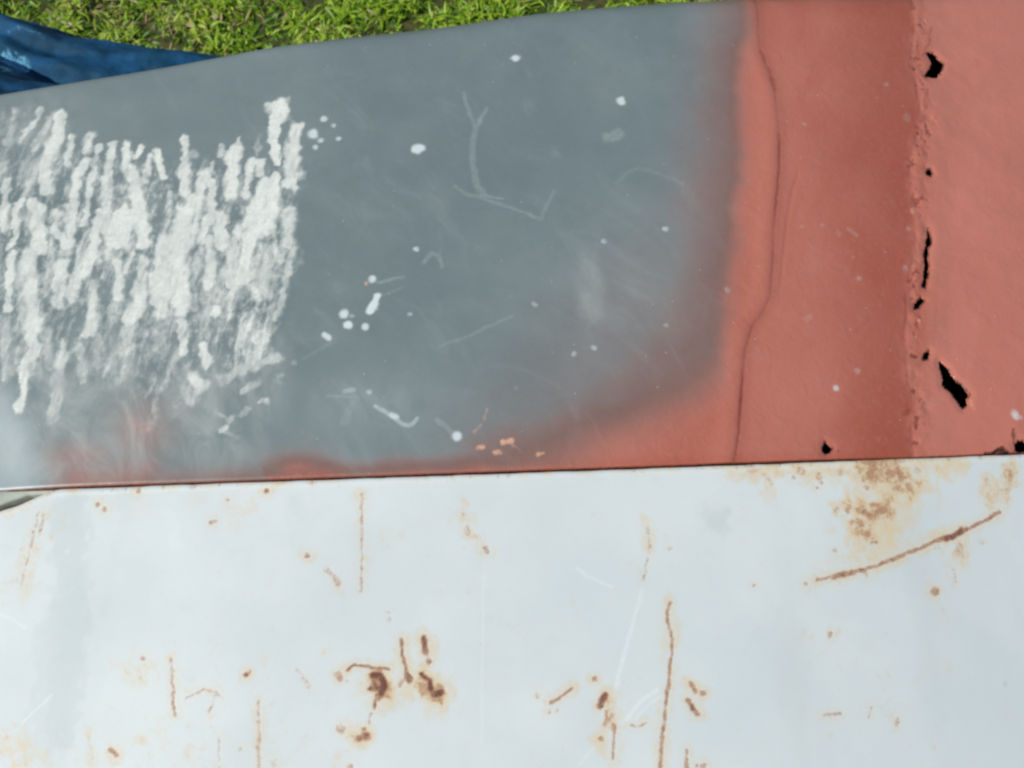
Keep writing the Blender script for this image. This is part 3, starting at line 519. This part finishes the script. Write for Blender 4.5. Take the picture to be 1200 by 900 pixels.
# ------------------------------------------------------------------ ground and grass
def mat_soil():
    n = NT('soil_and_thatch'); a = n.noise(55, 6, .7); b = n.noise(7, 3)
    col = n.mix(n.step(a, .35, .65), (.035, .055, .012), (.10, .095, .035)); col = n.mix(n.step(b, .4, .7, 0, .6), col, (.05, .085, .018))
    return n.end(col, .9, .2, n.bump(a, .01, 1))
gx = np.concatenate([[-60, -20, -6], np.linspace(-2.4, 2.4, 97), [6, 20, 60]]); gy = np.concatenate([[-60, -20, -6], np.linspace(-1.6, 3.2, 97), [6, 20, 60]])
GX, GY = np.meshgrid(gx, gy); GZ = lattice(GX, GY, .12, 21)*.014
g = grid_mesh('ground', np.stack([GX, GY, GZ], -1), mat_soil()); g['kind'] = 'structure'; g['label'] = 'soil under the lawn'

def mat_grass():
    n = NT('grass_blades'); t = n.attr('tint'); k = n.attr('along')
    col = n.mix(n.step(t, 0., .5), (.095, .235, .012), (.27, .46, .025)); col = n.mix(n.step(t, .45, .9), col, (.46, .60, .06))
    col = n.mix(n.attr('dry'), col, (.50, .36, .22))
    n.end(col, .42, .35)
    tr = n.t.nodes.new('ShaderNodeBsdfTranslucent'); n.put(tr.inputs[0], col); mx = n.t.nodes.new('ShaderNodeMixShader'); mx.inputs[0].default_value = .35
    out = n.t.nodes['Material Output']; n.t.links.new(n.b.outputs[0], mx.inputs[1]); n.t.links.new(tr.outputs[0], mx.inputs[2]); n.t.links.new(mx.outputs[0], out.inputs[0])
    return n.m
N1, N2 = 230000, 26000
bx = np.concatenate([rng.uniform(-1.75, 1.75, N1), rng.uniform(-2.4, 2.4, N2)]); by = np.concatenate([rng.uniform(.55, 1.75, N1), rng.uniform(-.2, 3.0, N2)])
clump = lattice(bx, by, .05, 30)+lattice(bx, by, .018, 34)*.7; kk = rng.random(len(bx)) < .58+clump*1.3
bx, by, clump = bx[kk], by[kk], clump[kk]; NB = len(bx)
L = rng.uniform(.009, .030, NB)*(1+clump*.5); Wd = rng.uniform(.0018, .0050, NB)
az = rng.uniform(0, 2*np.pi, NB); lean = rng.uniform(.5, 1.35, NB); droop = rng.uniform(.2, .9, NB)
dry = (rng.random(NB) < .06+.20*(lattice(bx, by, .16, 31) > .12)).astype(float)*rng.uniform(.5, 1, NB)
L = np.where(dry > .1, L*1.2, L); lean = np.where(dry > .1, 1.3, lean)
z0 = lattice(bx, by, .12, 21)*.014 + rng.uniform(0, .014, NB)*(clump > 0)
tint = np.clip(rng.normal(.40, .34, NB)+clump*.5, 0, 1)
P = []; A = lean.copy(); cx_, cy_, cz_ = bx.copy(), by.copy(), z0.copy()
dxh, dyh = np.cos(az), np.sin(az); px_, py_ = -dyh, dxh
tw = rng.uniform(-.7, .7, NB)
for i, (wf, seg) in enumerate(((.55, 0), (1, .4), (.8, .35), (.05, .25))):
    cx_ = cx_+dxh*np.sin(A)*L*seg; cy_ = cy_+dyh*np.sin(A)*L*seg; cz_ = cz_+np.cos(A)*L*seg
    A = np.minimum(A+droop*.45, 1.9)
    hw = Wd*wf/2
    for sg in (-1, 1): P.append(np.stack([cx_+sg*px_*hw, cy_+sg*py_*hw, np.maximum(cz_+sg*hw*tw, -.004)], -1))
Vg = np.stack(P, 1).reshape(-1, 3)
base = (np.arange(NB)*8)[:, None, None]; q = np.array([[0, 1, 3, 2], [2, 3, 5, 4], [4, 5, 7, 6]])[None]
Fg = (base+q).reshape(-1, 4)
me = bpy.data.meshes.new('grass'); me.vertices.add(len(Vg)); me.vertices.foreach_set('co', Vg.astype(np.float32).ravel())
me.loops.add(len(Fg)*4); me.loops.foreach_set('vertex_index', Fg.astype(np.int32).ravel()); me.polygons.add(len(Fg)); me.polygons.foreach_set('loop_start', np.arange(len(Fg), dtype=np.int32)*4)
me.polygons.foreach_set('use_smooth', np.ones(len(Fg), bool)); me.update(calc_edges=True)
for nme, a in (('tint', tint), ('dry', dry)):
    at_ = me.attributes.new(nme, 'FLOAT', 'POINT'); at_.data.foreach_set('value', np.repeat(a, 8).astype(np.float32))
me.materials.append(mat_grass()); go = bpy.data.objects.new('grass', me); COL.objects.link(go)
go['kind'] = 'stuff'; go['label'] = 'short sunlit green lawn grass with a few dry blades beyond the fender'; go['category'] = 'grass'

# ------------------------------------------------------------------ blue tarp hanging down beside the car
zt = lambda x, y: 0*x+.03
TE = path([(-300,-20),(-150,-6),(-60,3),(0,15),(30,22),(60,31),(100,45),(125,49),(150,52),(200,57),(232,60),(265,66),(300,76),(340,95)], zt)
tx = np.linspace(-1.35, -.42, 260); ye = np.interp(tx, TE[:, 0], TE[:, 1]); ye = np.where(tx < TE[0, 0], TE[0, 1], ye)
td = np.concatenate([[-.012, -.008], np.linspace(0, .62, 220)])
TX = np.tile(tx, (len(td), 1)); D = np.clip(td[:, None], 0, None); TY = ye-td[:, None]
TZ = 0*TX + .024 + .46*smooth(D/.62)*.95 + .05*smooth(D/.05)
ux = (TX+.975)                                # metres from the left border of the view
f1 = .13+.05*np.sin(ux*7)                     # a long slack fold
TZ += .035*np.exp(-((D-f1*.45)/.022)**2)*smooth(1.2-ux*1.2) - .035*np.exp(-((D-f1*.95)/.02)**2)
TZ += lattice(TX*.45+TY*.4, TY*1.2, .045, 40)*.030*smooth(D/.05) + lattice(TX*.7, TY, .017, 41)*.008 + lattice(TX, TY, .006, 42)*.0018
TZ = np.where(td[:, None] < 0, TZ-.016-(-td[:, None]-.008)*2, TZ)
zq = lambda x, y: 0*x + .024 + .437*smooth(np.clip(np.interp(x, TE[:, 0], TE[:, 1])-y, 0, .62)/.62)
sun_patch = np.maximum.reduce([strokes(TX, TY, [([(-25,74),(10,80),(34,88)],[12,8],.62),([(-25,98),(30,100)],6,.5),([(-10,62),(40,66),(70,74)],2.5,.3),([(196,62),(212,66),(234,66)],3.5,.6),([(90,76),(112,80)],2.5,.25),([(-10,40),(40,50)],5,.18)], zq)])  # sunlit patches painted pale blue into the tarp colour
def mat_tarp():
    n = NT('blue_woven_tarp'); a = n.noise(25, 5, .6, stretch=(2.5, 1, 1)); b = n.noise(160, 4, .6)
    wv = n.t.nodes.new('ShaderNodeTexWave'); wv.inputs['Scale'].default_value = 120; n.put(wv.inputs['Vector'], n.tc)
    col = n.mix(n.step(a, .35, .7), (.006, .048, .10), (.010, .075, .18)); col = n.mix(n.step(b, .6, .85, 0, .25), col, (.03, .12, .22))
    wr = n.attr('sun_patch'); col = n.mix(n.step(n.math('ADD', wr, n.math('MULTIPLY', n.math('SUBTRACT', n.noise(90, 5, .7, dist=.6), .5), n.math('MULTIPLY', n.math('MINIMUM', wr, .4), 4.5))), .2, .95), col, (.16, .46, .68))
    return n.end(col, .68, .16, n.bump(n.math('ADD', b, n.math('MULTIPLY', wv.outputs['Fac'], .1)), .0012, .6))
tarp = grid_mesh('tarp', np.stack([TX, TY, TZ], -1), mat_tarp(), attrs=dict(sun_patch=sun_patch), flip=True)
tarp['label'] = 'crumpled blue plastic tarp on the lawn beside the fender'; tarp['category'] = 'tarp'
sm = tarp.modifiers.new('thickness', 'SOLIDIFY'); sm.thickness = .0006
